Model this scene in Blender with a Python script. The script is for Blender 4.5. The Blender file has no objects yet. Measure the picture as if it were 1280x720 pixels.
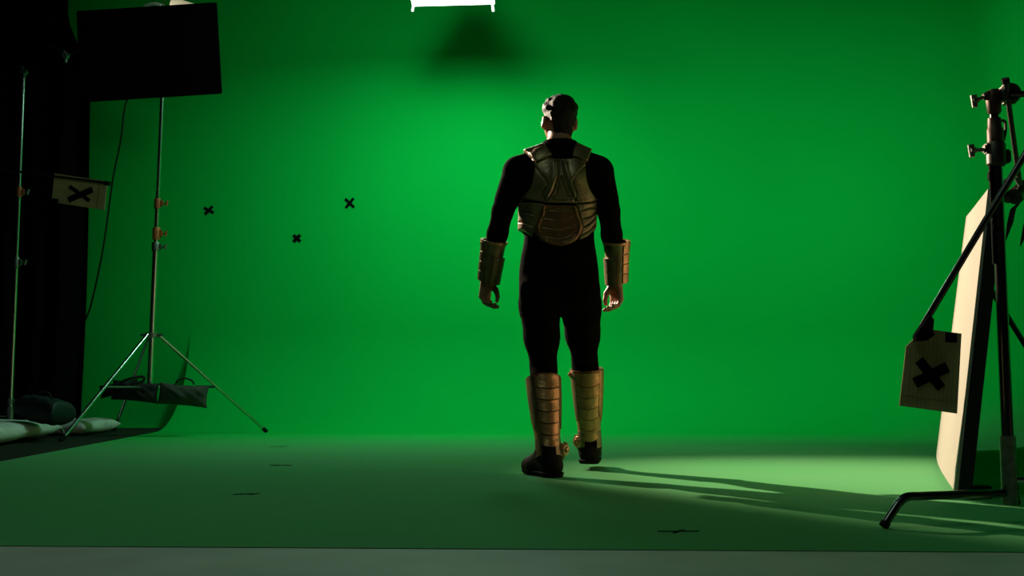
import bpy, bmesh, math, random
import numpy as np
from mathutils import Vector, Matrix

random.seed(7)
rng = np.random.default_rng(7)
R = math.radians
SC = bpy.context.scene
COL = SC.collection

# ------------------------------------------------------------------ camera, light, exposure
F = 1350.0                      # focal length in pixels of the 1280 wide frame
CAM_H = 0.444
TILT = math.atan(120.0 / F)
cam_d = bpy.data.cameras.new('camera')
cam = bpy.data.objects.new('camera', cam_d); COL.objects.link(cam)
cam.location = (0, 0, CAM_H); cam.rotation_euler = (R(90) + TILT, 0, 0)
cam_d.sensor_width = 36; cam_d.lens = F / 1280 * 36; cam_d.clip_end = 60
SC.camera = cam
SC.view_settings.view_transform = 'Standard'; SC.view_settings.look = 'None'
SC.view_settings.gamma = 1; SC.view_settings.use_curve_mapping = False
SC.view_settings.exposure = 0.0
W = bpy.data.worlds.new('world'); SC.world = W; W.use_nodes = True
W.node_tree.nodes['Background'].inputs[0].default_value = (0.35, 0.6, 0.45, 1)
W.node_tree.nodes['Background'].inputs[1].default_value = 0.004

def at(px, py, Y):
    """point of the world at depth Y on the line of sight through a pixel"""
    dx = (px - 640) / F; dz = (360 - py) / F
    dy = math.cos(TILT) - dz * math.sin(TILT); dzz = math.sin(TILT) + dz * math.cos(TILT)
    t = Y / dy
    return Vector((dx * t, Y, CAM_H + dzz * t))
def ground(px, py, z=0.0):
    dx = (px - 640) / F; dz = (360 - py) / F
    dy = math.cos(TILT) - dz * math.sin(TILT); dzz = math.sin(TILT) + dz * math.cos(TILT)
    t = (z - CAM_H) / dzz
    return Vector((dx * t, dy * t, z))

def area(name, loc, target, sx, sy, power, color, spread=180):
    l = bpy.data.lights.new(name, 'AREA'); l.shape = 'RECTANGLE'; l.size = sx; l.size_y = sy
    l.energy = power; l.color = color; l.spread = R(spread)
    o = bpy.data.objects.new(name, l); COL.objects.link(o); o.location = loc
    o.rotation_euler = (Vector(target) - Vector(loc)).to_track_quat('-Z', 'Y').to_euler()
    return o
LAMP = at(206, 30, 9.1)
AIM = Vector((4.1, 3.05, 0.0))
SOFT_Y0, SOFT_Y1 = 8.6, 9.5
SOFT_Z = at(567, 8, SOFT_Y1).z
GREENISH = (0.36, 1.0, 0.74)
area('softbox_light', (at(567, 5, 9.05).x, 9.05, SOFT_Z - 0.014), (at(567, 5, 9.05).x, 9.05 + .15, SOFT_Z - 1), 0.70, 0.86, 80, GREENISH, 165)
area('overhead_light_right', (2.7, 6.9, 3.9), (3.0, 11, 1.75), 1.2, 0.8, 20, GREENISH, 95)
area('overhead_light_left', (-0.75, 6.3, 4.22), (-0.3, 11, 3.0), 0.7, 0.40, 17, GREENISH, 100)
area('overhead_light_front', (-1.0, 2.2, 4.8), (-0.9, 2.4, 0), 1.6, 1.2, 21, (0.6, 1.0, 0.8))
sp = bpy.data.lights.new('spot_lamp_light', 'SPOT'); sp.energy = 6000; sp.color = (1.0, 0.80, 0.60)
sp.spot_size = R(40); sp.spot_blend = 1.0; sp.shadow_soft_size = 0.045
spo = bpy.data.objects.new('spot_lamp_light', sp); COL.objects.link(spo)
AD = (AIM - LAMP).normalized()
spo.location = LAMP + AD * 0.20
spo.rotation_euler = AD.to_track_quat('-Z', 'Y').to_euler()

# ------------------------------------------------------------------ materials
def mat(name, col, rough=0.6, metal=0.0, noise=0.0, nscale=8.0, bump=0.0, bscale=60.0, col2=None, spec=0.5, sheen=0.0):
    m = bpy.data.materials.new(name); m.use_nodes = True
    nt = m.node_tree; b = nt.nodes['Principled BSDF']
    b.inputs['Roughness'].default_value = rough; b.inputs['Metallic'].default_value = metal
    b.inputs['Specular IOR Level'].default_value = spec
    if sheen: b.inputs['Sheen Weight'].default_value = sheen
    tc = nt.nodes.new('ShaderNodeTexCoord')
    n = nt.nodes.new('ShaderNodeTexNoise'); n.inputs['Scale'].default_value = nscale; n.inputs['Detail'].default_value = 6
    nt.links.new(tc.outputs['Object'], n.inputs['Vector'])
    rp = nt.nodes.new('ShaderNodeMix'); rp.data_type = 'RGBA'
    c2 = col2 if col2 else tuple(max(0, c * (1 - noise)) for c in col)
    rp.inputs['A'].default_value = (*col, 1); rp.inputs['B'].default_value = (*c2, 1)
    rr = nt.nodes.new('ShaderNodeMapRange'); rr.inputs['From Min'].default_value = 0.35; rr.inputs['From Max'].default_value = 0.65
    nt.links.new(n.outputs['Fac'], rr.inputs['Value']); nt.links.new(rr.outputs[0], rp.inputs['Factor'])
    nt.links.new(rp.outputs['Result'], b.inputs['Base Color'])
    if bump:
        n2 = nt.nodes.new('ShaderNodeTexNoise'); n2.inputs['Scale'].default_value = bscale; n2.inputs['Detail'].default_value = 4
        nt.links.new(tc.outputs['Object'], n2.inputs['Vector'])
        bp = nt.nodes.new('ShaderNodeBump'); bp.inputs['Strength'].default_value = bump; bp.inputs['Distance'].default_value = 0.01
        nt.links.new(n2.outputs['Fac'], bp.inputs['Height']); nt.links.new(bp.outputs['Normal'], b.inputs['Normal'])
    return m
def emis(name, col, st):
    m = bpy.data.materials.new(name); m.use_nodes = True; b = m.node_tree.nodes['Principled BSDF']
    b.inputs['Base Color'].default_value = (*col, 1); b.inputs['Emission Color'].default_value = (*col, 1)
    b.inputs['Emission Strength'].default_value = st
    return m
def paint():
    m = mat('chroma_green_paint', (0.002, 0.44, 0.060), 0.9, noise=0.05, nscale=0.9, spec=0.03, bump=0.05, bscale=40)
    nt = m.node_tree; b = nt.nodes['Principled BSDF']; L = nt.links.new
    tc = nt.nodes['Texture Coordinate']; sep = nt.nodes.new('ShaderNodeSeparateXYZ'); L(tc.outputs['Object'], sep.inputs[0])
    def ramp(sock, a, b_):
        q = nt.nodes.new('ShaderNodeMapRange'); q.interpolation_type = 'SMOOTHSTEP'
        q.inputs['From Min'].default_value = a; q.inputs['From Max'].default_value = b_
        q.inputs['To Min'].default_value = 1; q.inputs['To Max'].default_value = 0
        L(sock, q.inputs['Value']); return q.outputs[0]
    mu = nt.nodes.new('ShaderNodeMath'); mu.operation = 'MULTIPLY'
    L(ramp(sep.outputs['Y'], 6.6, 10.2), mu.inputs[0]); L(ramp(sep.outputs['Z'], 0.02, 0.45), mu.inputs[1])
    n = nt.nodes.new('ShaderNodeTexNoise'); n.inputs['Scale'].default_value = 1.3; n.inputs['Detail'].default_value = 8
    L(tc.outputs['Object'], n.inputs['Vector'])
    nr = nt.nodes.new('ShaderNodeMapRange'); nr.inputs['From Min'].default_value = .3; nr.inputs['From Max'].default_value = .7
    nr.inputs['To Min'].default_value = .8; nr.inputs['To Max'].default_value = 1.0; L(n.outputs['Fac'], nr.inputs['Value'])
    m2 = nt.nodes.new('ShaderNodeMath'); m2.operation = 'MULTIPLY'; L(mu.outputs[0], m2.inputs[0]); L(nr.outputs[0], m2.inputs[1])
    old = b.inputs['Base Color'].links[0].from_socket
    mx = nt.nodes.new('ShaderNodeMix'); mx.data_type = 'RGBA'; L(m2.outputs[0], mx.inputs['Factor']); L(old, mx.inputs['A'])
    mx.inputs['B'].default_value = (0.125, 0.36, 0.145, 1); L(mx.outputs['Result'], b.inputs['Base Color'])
    return m
M_WALL = M_FLOOR = paint()
M_CONC = mat('painted_concrete', (0.66, 0.58, 0.52), 0.65, col2=(0.52, 0.46, 0.42), nscale=2.2, bump=0.08, bscale=70, spec=0.3)
M_DARK = mat('dark_studio_paint', (0.012, 0.013, 0.012), 0.9, noise=0.2, spec=0.1)
M_MAT = mat('black_rubber', (0.022, 0.022, 0.014), 0.8, noise=0.3, nscale=20, spec=0.2)
M_VELVET = mat('black_velour', (0.0035, 0.0035, 0.0035), 1.0, noise=0.3, nscale=30, spec=0.02)
M_FLAG = mat('black_duvetyne', (0.004, 0.005, 0.004), 1.0, noise=0.2, nscale=40, spec=0.03)
M_FRAME = mat('black_painted_metal', (0.006, 0.006, 0.006), 0.5, spec=0.3)
M_CHROME = mat('brushed_steel', (0.62, 0.62, 0.60), 0.24, 1.0, noise=0.15, nscale=30)
M_BLKSTEEL = mat('black_chrome', (0.10, 0.10, 0.10), 0.22, 1.0, noise=0.2, nscale=20)
M_CAST = mat('cast_metal', (0.30, 0.30, 0.27), 0.45, 0.9, noise=0.3, nscale=40)
M_DCAST = mat('dark_cast_metal', (0.085, 0.07, 0.055), 0.45, 0.8, noise=0.3, nscale=40)
M_BRONZE = mat('bronze_casting', (0.09, 0.042, 0.026), 0.5, 0.6, noise=0.3, nscale=40)
M_BRASS = mat('orange_bronze_collar', (0.60, 0.13, 0.04), 0.5, 0.15, noise=0.2, nscale=40)
M_RUB = mat('rubber', (0.008, 0.006, 0.005), 0.8, spec=0.15)
M_TAPE = mat('black_gaffer_tape', (0.004, 0.004, 0.004), 0.95, noise=0.1, spec=0.04)
M_CARD = mat('cardboard', (0.56, 0.44, 0.21), 0.9, noise=0.15, nscale=14, spec=0.1)
M_POLY = mat('white_reflector', (0.36, 0.325, 0.265), 0.7, noise=0.05, nscale=3, spec=0.2)
M_POLYB = mat('reflector_black_back', (0.02, 0.02, 0.02), 0.8, spec=0.1)
M_SHEET = mat('pale_canvas', (0.74, 0.70, 0.64), 0.9, noise=0.25, nscale=6, bump=0.3, bscale=18, spec=0.1)
M_BAGT = mat('dark_teal_nylon', (0.003, 0.008, 0.011), 0.6, noise=0.4, nscale=60, bump=0.5, bscale=60)
M_BAGB = mat('black_nylon', (0.008, 0.009, 0.008), 0.8, noise=0.4, nscale=60, bump=0.4, bscale=40)
M_BAGG = mat('grey_canvas_bag', (0.055, 0.06, 0.04), 0.85, noise=0.3, nscale=30, bump=0.4, bscale=40)
M_STRAP = mat('webbing', (0.014, 0.014, 0.012), 0.9)
M_CABLE = mat('cable_rubber', (0.006, 0.006, 0.006), 0.6)
M_BARN = mat('pale_metal_door', (0.80, 0.68, 0.58), 0.5, 0.0, spec=0.4)
M_SKIN = mat('skin', (0.38, 0.16, 0.09), 0.5, noise=0.15, nscale=30, spec=0.4)
M_HAIR = mat('dark_brown_hair', (0.016, 0.008, 0.005), 0.6, noise=0.5, nscale=90, bump=0.5, bscale=160, spec=0.2)
M_SUIT = mat('black_undersuit', (0.0050, 0.0040, 0.0034), 1.0, noise=0.2, nscale=60, spec=0.02, bump=0.15, bscale=120)
M_ARM = mat('weathered_olive_armour', (0.29, 0.19, 0.085), 0.40, 0.5, col2=(0.17, 0.115, 0.055), nscale=16, bump=0.25, bscale=70)
M_ARMB = mat('weathered_brown_armour', (0.26, 0.10, 0.035), 0.38, 0.5, col2=(0.16, 0.065, 0.024), nscale=16, bump=0.25, bscale=70)
M_ARMT = mat('bronze_tan_armour', (0.64, 0.30, 0.12), 0.36, 0.60, col2=(0.40, 0.19, 0.075), nscale=14, bump=0.25, bscale=70)
M_GROOVE = mat('armour_seam', (0.014, 0.011, 0.008), 0.9)
M_BOOT = mat('dark_brown_leather', (0.010, 0.0055, 0.0035), 0.7, noise=0.4, nscale=30, bump=0.4, bscale=60, spec=0.15)
M_SOFTW = emis('lit_diffuser', (1.0, 0.97, 0.93), 6.0)
M_SOFTB = mat('softbox_fabric', (0.02, 0.02, 0.02), 0.8)
M_TAB = mat('white_webbing', (0.8, 0.8, 0.76), 0.8)
M_BULB = emis('lamp_glass', (1.0, 0.85, 0.7), 30.0)

# ------------------------------------------------------------------ helpers
def link(name, me, m, parent=None, smooth=True):
    o = bpy.data.objects.new(name, me); COL.objects.link(o)
    me.materials.clear(); me.materials.append(m)
    if smooth:
        for p in me.polygons: p.use_smooth = True
    if parent:
        o.parent = parent
        o.matrix_parent_inverse = Matrix.Translation(-parent.location)
    return o
def obj(name, bm, m, parent=None, smooth=True, sharp=40):
    bmesh.ops.recalc_face_normals(bm, faces=bm.faces[:])
    me = bpy.data.meshes.new(name); bm.to_mesh(me); bm.free()
    if smooth: 
        me.shade_smooth() if hasattr(me, 'shade_smooth') else None
        try: me.set_sharp_from_angle(angle=R(sharp))
        except Exception: pass
    return link(name, me, m, parent, False)
def thing(name, label, cat, loc, group=None):
    o = bpy.data.objects.new(name, None); COL.objects.link(o); o.location = loc
    o.empty_display_size = 0.1
    o['label'] = label; o['category'] = cat
    if group: o['group'] = group
    return o
def tag(o, label, cat, group=None, kind=None):
    o['label'] = label; o['category'] = cat
    if group: o['group'] = group
    if kind: o['kind'] = kind
    return o
def struct(o):
    o['kind'] = 'structure'; return o
def recentre(o, loc):
    """put a single mesh thing's origin at loc"""
    loc = Vector(loc); o.data.transform(Matrix.Translation(-loc)); o.location = loc; return o

def frame_of(d, up=Vector((0, 0, 1))):
    d = d.normalized()
    if abs(d.dot(up)) > 0.95: up = Vector((0, 1, 0))
    u = d.cross(up).normalized(); v = u.cross(d).normalized()
    return u, v
def tube(bm, pts, r, n=12, caps=True):
    pts = [Vector(p) for p in pts]; rings = []
    rs = r if isinstance(r, (list, tuple)) else [r] * len(pts)
    u = None
    for i, p in enumerate(pts):
        d = (pts[min(i + 1, len(pts) - 1)] - pts[max(i - 1, 0)]).normalized()
        if u is None: u, v = frame_of(d)
        else:
            u = (u - d * u.dot(d)).normalized(); v = u.cross(d).normalized()
        rings.append([bm.verts.new(p + (u * math.cos(2 * math.pi * k / n) + v * math.sin(2 * math.pi * k / n)) * rs[i]) for k in range(n)])
    for a, b in zip(rings, rings[1:]):
        for k in range(n): bm.faces.new((a[k], a[(k + 1) % n], b[(k + 1) % n], b[k]))
    if caps:
        bm.faces.new(rings[0][::-1]); bm.faces.new(rings[-1])
def smooth_path(pts, n=8):
    pts = [Vector(p) for p in pts]; out = []
    P = [2 * pts[0] - pts[1]] + pts + [2 * pts[-1] - pts[-2]]
    for i in range(1, len(P) - 2):
        for k in range(n):
            t = k / n; a, b, c, d = P[i - 1], P[i], P[i + 1], P[i + 2]
            out.append(0.5 * ((2 * b) + (c - a) * t + (2 * a - 5 * b + 4 * c - d) * t * t + (3 * b - a - 3 * c + d) * t ** 3))
    out.append(pts[-1]); return out
def box(bm, c, s, rot=None, bev=0.0):
    tmp = bmesh.new(); bmesh.ops.create_cube(tmp, size=1)
    for v in tmp.verts: v.co = Vector((v.co.x * s[0], v.co.y * s[1], v.co.z * s[2]))
    if bev: bmesh.ops.bevel(tmp, geom=tmp.edges[:], offset=bev, segments=2, affect='EDGES')
    if rot is not None:
        for v in tmp.verts: v.co = rot @ v.co
    for v in tmp.verts: v.co += Vector(c)
    mp = {v: bm.verts.new(v.co) for v in tmp.verts}
    for f in tmp.faces: bm.faces.new([mp[v] for v in f.verts])
    tmp.free()
def basis(x, y, z):
    return Matrix((x, y, z)).transposed()
def slab(bm, corners, n, t):
    """flat polygon given by corners, thickened by t along n"""
    n = Vector(n).normalized()
    a = [bm.verts.new(Vector(c)) for c in corners]; b = [bm.verts.new(Vector(c) + n * t) for c in corners]
    bm.faces.new(a); bm.faces.new(b[::-1])
    k = len(a)
    for i in range(k): bm.faces.new((a[i], b[i], b[(i + 1) % k], a[(i + 1) % k]))
def pillow(c, sx, sy, sz, rot=None, e=3.2, n=28, lump=0.0, seed=0, pw=0.5):
    """cushion-like stuffed bag"""
    rg = random.Random(seed); ph = [rg.uniform(0, 6) for _ in range(6)]
    bm = bmesh.new(); g = {}
    for i in range(n + 1):
        for j in range(n + 1):
            a = -1 + 2 * i / n; b = -1 + 2 * j / n
            prof = (max(0, 1 - abs(a) ** e) * max(0, 1 - abs(b) ** e)) ** pw
            for s in (1, -1):
                if prof < 1e-6 and s == -1: g[i, j, s] = g[i, j, 1]; continue
                h = prof * (1 + lump * math.sin(5 * a + ph[0]) * math.cos(4 * b + ph[1]) + lump * 0.5 * math.sin(11 * a + 7 * b + ph[2]))
                v = Vector((a * sx * (1 - 0.06 * (1 - b * b) * a * a), b * sy * (1 - 0.08 * (1 - a * a)), s * h * sz))
                if rot is not None: v = rot @ v
                g[i, j, s] = bm.verts.new(v + Vector(c))
    for i in range(n):
        for j in range(n):
            for s in (1, -1):
                q = [g[i, j, s], g[i + 1, j, s], g[i + 1, j + 1, s], g[i, j + 1, s]]
                if s < 0: q = q[::-1]
                q2 = []
                for v in q:
                    if v not in q2: q2.append(v)
                if len(q2) > 2:
                    try: bm.faces.new(q2)
                    except ValueError: pass
    return bm

# ------------------------------------------------------------------ signed distance bodies -> one continuous mesh
class Field:
    def __init__(s, lo, hi, h):
        s.lo = np.array(lo, float); s.h = h
        s.n = np.ceil((np.array(hi, float) - s.lo) / h).astype(int) + 1
        s.f = np.full(tuple(s.n), 1.0, np.float32)
    def sub(s, lo, hi):
        a = np.clip(np.floor((np.array(lo) - s.lo) / s.h).astype(int), 0, s.n)
        b = np.clip(np.ceil((np.array(hi) - s.lo) / s.h).astype(int) + 1, 0, s.n)
        if np.any(b <= a): return None, None
        sl = tuple(slice(int(x), int(y)) for x, y in zip(a, b))
        ax = [s.lo[i] + s.h * np.arange(a[i], b[i]) for i in range(3)]
        return sl, np.meshgrid(*ax, indexing='ij', sparse=True)
    def add(s, prim, grow=0.0, marg=0.03):
        kind, lo, hi, fn, k = prim
        sl, g = s.sub(np.array(lo) - grow - marg - k, np.array(hi) + grow + marg + k)
        if sl is None: return
        d = fn(*g) - grow; a = s.f[sl]
        if kind == 'cut':
            s.f[sl] = np.maximum(a, -d); return
        if k > 0:
            hh = np.clip(0.5 + 0.5 * (a - d) / k, 0, 1)
            s.f[sl] = a * (1 - hh) + d * hh - k * hh * (1 - hh)
        else: s.f[sl] = np.minimum(a, d)
    def mesh(s, name):
        f = s.f; neg = f < 0
        n = np.array(f.shape)
        c = np.zeros(tuple(n - 1), np.int8)
        for i in (0, 1):
            for j in (0, 1):
                for k in (0, 1):
                    c += neg[i:n[0] - 1 + i, j:n[1] - 1 + j, k:n[2] - 1 + k]
        act = (c > 0) & (c < 8)
        idx = np.argwhere(act); im = np.full(act.shape, -1, np.int64); im[act] = np.arange(len(idx))
        acc = np.zeros((len(idx), 3)); cnt = np.zeros(len(idx))
        cor = [(i, j, k) for i in (0, 1) for j in (0, 1) for k in (0, 1)]
        vals = {q: f[idx[:, 0] + q[0], idx[:, 1] + q[1], idx[:, 2] + q[2]].astype(float) for q in cor}
        for p in cor:
            for ax in range(3):
                if p[ax]: continue
                q = list(p); q[ax] = 1; q = tuple(q); a, b = vals[p], vals[q]
                m = (a < 0) != (b < 0); t = np.where(m, a / np.where(m, a - b, 1), 0)
                pos = np.array(p, float)[None, :].repeat(len(idx), 0); pos[:, ax] += t
                acc += pos * m[:, None]; cnt += m
        V = (idx + acc / np.maximum(cnt, 1)[:, None]) * s.h + s.lo
        Fs = []
        for ax in range(3):
            b, cc = [x for x in range(3) if x != ax]
            sl0 = [slice(None)] * 3; sl1 = [slice(None)] * 3
            sl0[ax] = slice(0, n[ax] - 1); sl1[ax] = slice(1, n[ax])
            A = neg[tuple(sl0)]; B = neg[tuple(sl1)]
            e = np.argwhere(A != B); e = e[(e[:, b] > 0) & (e[:, cc] > 0) & (e[:, b] < n[b] - 1) & (e[:, cc] < n[cc] - 1)]
            fl = A[e[:, 0], e[:, 1], e[:, 2]]
            q = []
            for db, dc in ((-1, -1), (0, -1), (0, 0), (-1, 0)):
                t = e.copy(); t[:, b] += db; t[:, cc] += dc; q.append(im[t[:, 0], t[:, 1], t[:, 2]])
            q = np.stack(q, 1)
            if ax == 1: fl = ~fl
            q[~fl] = q[~fl][:, ::-1]
            Fs.append(q)
        Fa = np.concatenate(Fs); Fa = Fa[(Fa >= 0).all(1)]
        me = bpy.data.meshes.new(name); me.from_pydata(V.tolist(), [], Fa.tolist()); me.validate(); me.update()
        return me
def cone(a, b, ra, rb, k=0.02, kind='add'):
    a = np.array(a, float); b = np.array(b, float); ab = b - a; L = ab @ ab; r = max(ra, rb)
    def fn(x, y, z):
        t = np.clip(((x - a[0]) * ab[0] + (y - a[1]) * ab[1] + (z - a[2]) * ab[2]) / L, 0, 1)
        return np.sqrt((x - a[0] - t * ab[0]) ** 2 + (y - a[1] - t * ab[1]) ** 2 + (z - a[2] - t * ab[2]) ** 2) - (ra + (rb - ra) * t)
    return (kind, np.minimum(a, b) - r, np.maximum(a, b) + r, fn, k)
def ell(c, r, k=0.02, rot=None, kind='add'):
    c = np.array(c, float); r = np.array(r, float); Mx = np.array(rot.transposed()) if rot is not None else np.eye(3)
    def fn(x, y, z):
        X, Y, Z = x - c[0], y - c[1], z - c[2]
        p = [Mx[i, 0] * X + Mx[i, 1] * Y + Mx[i, 2] * Z for i in range(3)]
        k0 = np.sqrt(sum((p[i] / r[i]) ** 2 for i in range(3))) + 1e-6
        k1 = np.sqrt(sum((p[i] / r[i] ** 2) ** 2 for i in range(3))) + 1e-6
        return k0 * (k0 - 1) / k1
    m = r.max(); return (kind, c - m, c + m, fn, k)
def loft(rows, k=0.03, e=2.4):
    """rows: z, cx, cy, wx, wy from low to high"""
    rows = sorted(rows); A = np.array(rows)
    zz = np.linspace(A[0, 0], A[-1, 0], 200)
    # smoothed interpolation
    cols = [np.convolve(np.pad(np.interp(zz, A[:, 0], A[:, i]), 9, mode='edge'), np.ones(19) / 19, mode='valid') for i in range(1, 5)]
    def fn(x, y, z):
        cx, cy, wx, wy = [np.interp(z, zz, c) for c in cols]
        X = (x - cx) / wx; Y = (y - cy) / wy
        k0 = (np.abs(X) ** e + np.abs(Y) ** e) ** (1 / e) + 1e-6
        d = (k0 - 1) * np.minimum(wx, wy) * np.clip(np.sqrt((X * wx) ** 2 + (Y * wy) ** 2) / (k0 * np.minimum(wx, wy)), 0.6, 1.0)
        dz = np.maximum(zz[0] - z, z - zz[-1])
        return np.maximum(d, dz)
    W_ = A[:, 3].max() + 0.03
    return ('add', np.array([A[:, 1].min() - W_, A[:, 2].min() - A[:, 4].max() - 0.03, zz[0]]),
            np.array([A[:, 1].max() + W_, A[:, 2].max() + A[:, 4].max() + 0.03, zz[-1]]), fn, k)

# ================================================================== THE SETTING
BACK = 11.0; CR = 1.0; RIGHT = 4.15; PCR = 1.5
EDGE_X = -3.28
front_l = ground(0, 683); front_r = ground(1280, 691)
slope = (front_r.y - front_l.y) / (front_r.x - front_l.x)
def front_y(x): return front_l.y + slope * (x - front_l.x)

bm = bmesh.new(); box(bm, (0, 4.5, -0.05), (24, 20, 0.1))
struct(obj('floor', bm, M_CONC, smooth=False))
# green painted stage floor with its own thin edge
path = [(EDGE_X, BACK, 0, -1)]
path += [(x, BACK, 0, -1) for x in np.linspace(EDGE_X, RIGHT - PCR, 24)[1:]]
for k in range(1, 13):
    a = math.pi / 2 * k / 12
    path.append((RIGHT - PCR + PCR * math.sin(a), BACK - PCR + PCR * math.cos(a), -math.sin(a), -math.cos(a)))
path += [(RIGHT, y, -1, 0) for y in np.linspace(BACK - PCR, 3.2, 24)[1:]]
fx0 = -2.62
poly = [(fx0, front_y(fx0)), (5.5, front_y(5.5)), (5.5, 3.2), (RIGHT - CR, 3.2)]
inner = [(p[0] + p[2] * CR, p[1] + p[3] * CR) for p in path]
poly += inner[::-1]
bm = bmesh.new(); slab(bm, [(x, y, 0.001) for x, y in poly], (0, 0, 1), 0.0015)
struct(obj('floor_green', bm, M_FLOOR, smooth=False)); bpy.data.objects['floor_green'].name = 'floor'
bm = bmesh.new()
prof = [(CR, 0.0025)] + [(CR - CR * math.sin(a), CR - CR * math.cos(a) + 0.0025) for a in [R(90) * k / 20 for k in range(1, 21)]] + [(0, z) for z in (2, 3, 4, 5, 5.6)]
rows = []
for p in path:   # a closed section: face, then back, swept along the plan
    r_ = [bm.verts.new((p[0] + p[2] * o, p[1] + p[3] * o, z)) for o, z in prof]
    r_ += [bm.verts.new((p[0] - p[2] * .04, p[1] - p[3] * .04, z)) for z in (5.6, 0.001)] + [bm.verts.new((p[0] + p[2] * CR, p[1] + p[3] * CR, 0.001))]
    rows.append(r_)
for a, b in zip(rows, rows[1:]):
    m_ = len(a)
    for k in range(m_): bm.faces.new((a[k], b[k], b[(k + 1) % m_], a[(k + 1) % m_]))
bm.faces.new(rows[0]); bm.faces.new(rows[-1][::-1])
cyc = struct(obj('wall_back', bm, M_WALL, sharp=30))
bm = bmesh.new(); box(bm, (-5.98, BACK + 0.0508, 2.8), (5.44, 0.1, 5.6))
o = struct(obj('wall_back_left', bm, M_WALL, smooth=False)); o.name = 'wall_back'
bm = bmesh.new(); box(bm, (-8.75, 5.0, 2.8), (0.1, 12.4, 5.6)); struct(obj('wall_left', bm, M_DARK, smooth=False))
bm = bmesh.new(); box(bm, (-0.5, 5.0, 5.66), (17, 12.6, 0.1)); struct(obj('ceiling', bm, M_DARK, smooth=False))
# black matting left of the green floor
def edge_x(y): return fx0 + (EDGE_X - fx0) * (y - 3.0) / 7.0
bm = bmesh.new(); slab(bm, [(edge_x(4.2) - .012, 4.2, 0.0005), (edge_x(10.9) - .012, 10.9, 0.0005), (-8.6, 10.9, 0.0005), (-8.6, 4.2, 0.0005)], (0, 0, 1), 0.006)
tag(recentre(obj('floor_mat', bm, M_MAT, smooth=False), (-5, 7, 0)), 'black rubber matting on the floor left of the green stage', 'mat')

# ================================================================== black curtain
t_loc = at(60, 540, 10.4); t_loc.z = 0
bm = bmesh.new(); NX, NZ = 150, 46; g = []
for j in range(NZ + 1):
    z = 0.012 + j / NZ * 5.35
    py = 534 - (z / 4.55) * 534
    ex = 101 + 12 * min(1, max(0, (500 - py) / 375)) if py > 125 else 113 - 28 * min(1, (125 - py) / 62) 
    xe = at(ex, max(py, -20), 10.4).x
    row = []
    for i in range(NX + 1):
        t = i / NX; x = xe - t * (3.3)
        y = 10.4 + 0.075 * math.sin(t * 72 + 0.5 * math.sin(z * 1.3)) + 0.03 * math.sin(t * 131 + z * .7)
        row.append(bm.verts.new((x, y, z)))
    g.append(row)
for j in range(NZ):
    for i in range(NX): bm.faces.new((g[j][i], g[j][i + 1], g[j + 1][i + 1], g[j + 1][i]))
cur = obj('curtain', bm, M_VELVET, sharp=180); recentre(cur, t_loc)
s_ = cur.modifiers.new('thick', 'SOLIDIFY'); s_.thickness = 0.006
tag(cur, 'tall black velour curtain hanging in folds at the far left', 'curtain')

# ================================================================== tape crosses
def cross_mesh(L, w, a1, a2, L2=None):
    bm = bmesh.new()
    for k, (a, l) in enumerate(((a1, L), (a2, L2 or L))):
        m = Matrix.Rotation(R(a), 3, 'Y'); box(bm, (0, -0.0012 * k, 0), (l, 0.0014, w), m)
    return bm
for (px, py, L, w, a1, a2, lab) in (
        (261, 263, .115, .032, 28, -48, 'black tape cross on the green wall, leftmost and farthest from the person'),
        (371, 298, .100, .036, 42, -46, 'lowest black tape cross on the green wall, in the middle of three'),
        (437, 254, .130, .030, -52, 44, 'black tape cross on the green wall, highest and nearest the person')):
    c = at(px, py, BACK - 0.004)
    o = obj('tape_cross', cross_mesh(L, w, a1, a2), M_TAPE, smooth=False); o.location = c
    tag(o, lab, 'tape mark', 'tape crosses on the green wall')
for (px, py, L, w, a1, a2, lab) in (
        (348, 558, .125, .022, 8, -38, 'small dark tape mark on the floor, nearest the tripod foot'),
        (351, 581.5, .130, .024, -14, 40, 'dark tape mark on the green floor, middle one of the left three'),
        (308, 617.5, .105, .022, 24, -30, 'dark tape mark on the green floor, nearest the camera at left'),
        (848, 664, .125, .016, 2, 62, 'dark T shaped tape mark on the floor right of the walking person')):
    o = obj('tape_mark', cross_mesh(L, w, a1, a2, L * .75), M_TAPE, smooth=False)
    o.rotation_euler = (R(90), 0, 0); c = ground(px, py, 0.0032); o.location = c
    tag(o, lab, 'tape mark', 'tape marks on the green floor')

# ================================================================== overhead softbox
cx = at(567, 8, SOFT_Y1).x; hw = 0.37
sb = thing('softbox', 'glowing white overhead softbox at the top edge above the person', 'softbox', (cx, 9.05, SOFT_Z))
bm = bmesh.new(); tilt = 0.006
slab(bm, [(cx - hw, SOFT_Y0, SOFT_Z + tilt), (cx + hw, SOFT_Y0, SOFT_Z + tilt), (cx + hw, SOFT_Y1, SOFT_Z + 0.02), (cx - hw, SOFT_Y1, SOFT_Z)], (0, 0, 1), 0.006)
obj('diffuser', bm, M_SOFTW, sb, smooth=False)
bm = bmesh.new()
lo = [(cx - hw - .008, SOFT_Y0 - .008, SOFT_Z + .03), (cx + hw + .008, SOFT_Y0 - .008, SOFT_Z + .03), (cx + hw + .008, SOFT_Y1 + .008, SOFT_Z + .03), (cx - hw - .008, SOFT_Y1 + .008, SOFT_Z + .03)]
hi = [(cx + (x - cx) * .35, 9.05 + (y - 9.05) * .35, SOFT_Z + .42) for x, y, z in lo]
a = [bm.verts.new(p) for p in lo]; b = [bm.verts.new(p) for p in hi]
bm.faces.new(a); bm.faces.new(b[::-1])
for i in range(4): bm.faces.new((a[i], b[i], b[(i + 1) % 4], a[(i + 1) % 4]))
obj('fabric_shell', bm, M_SOFTB, sb, smooth=False)
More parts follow.
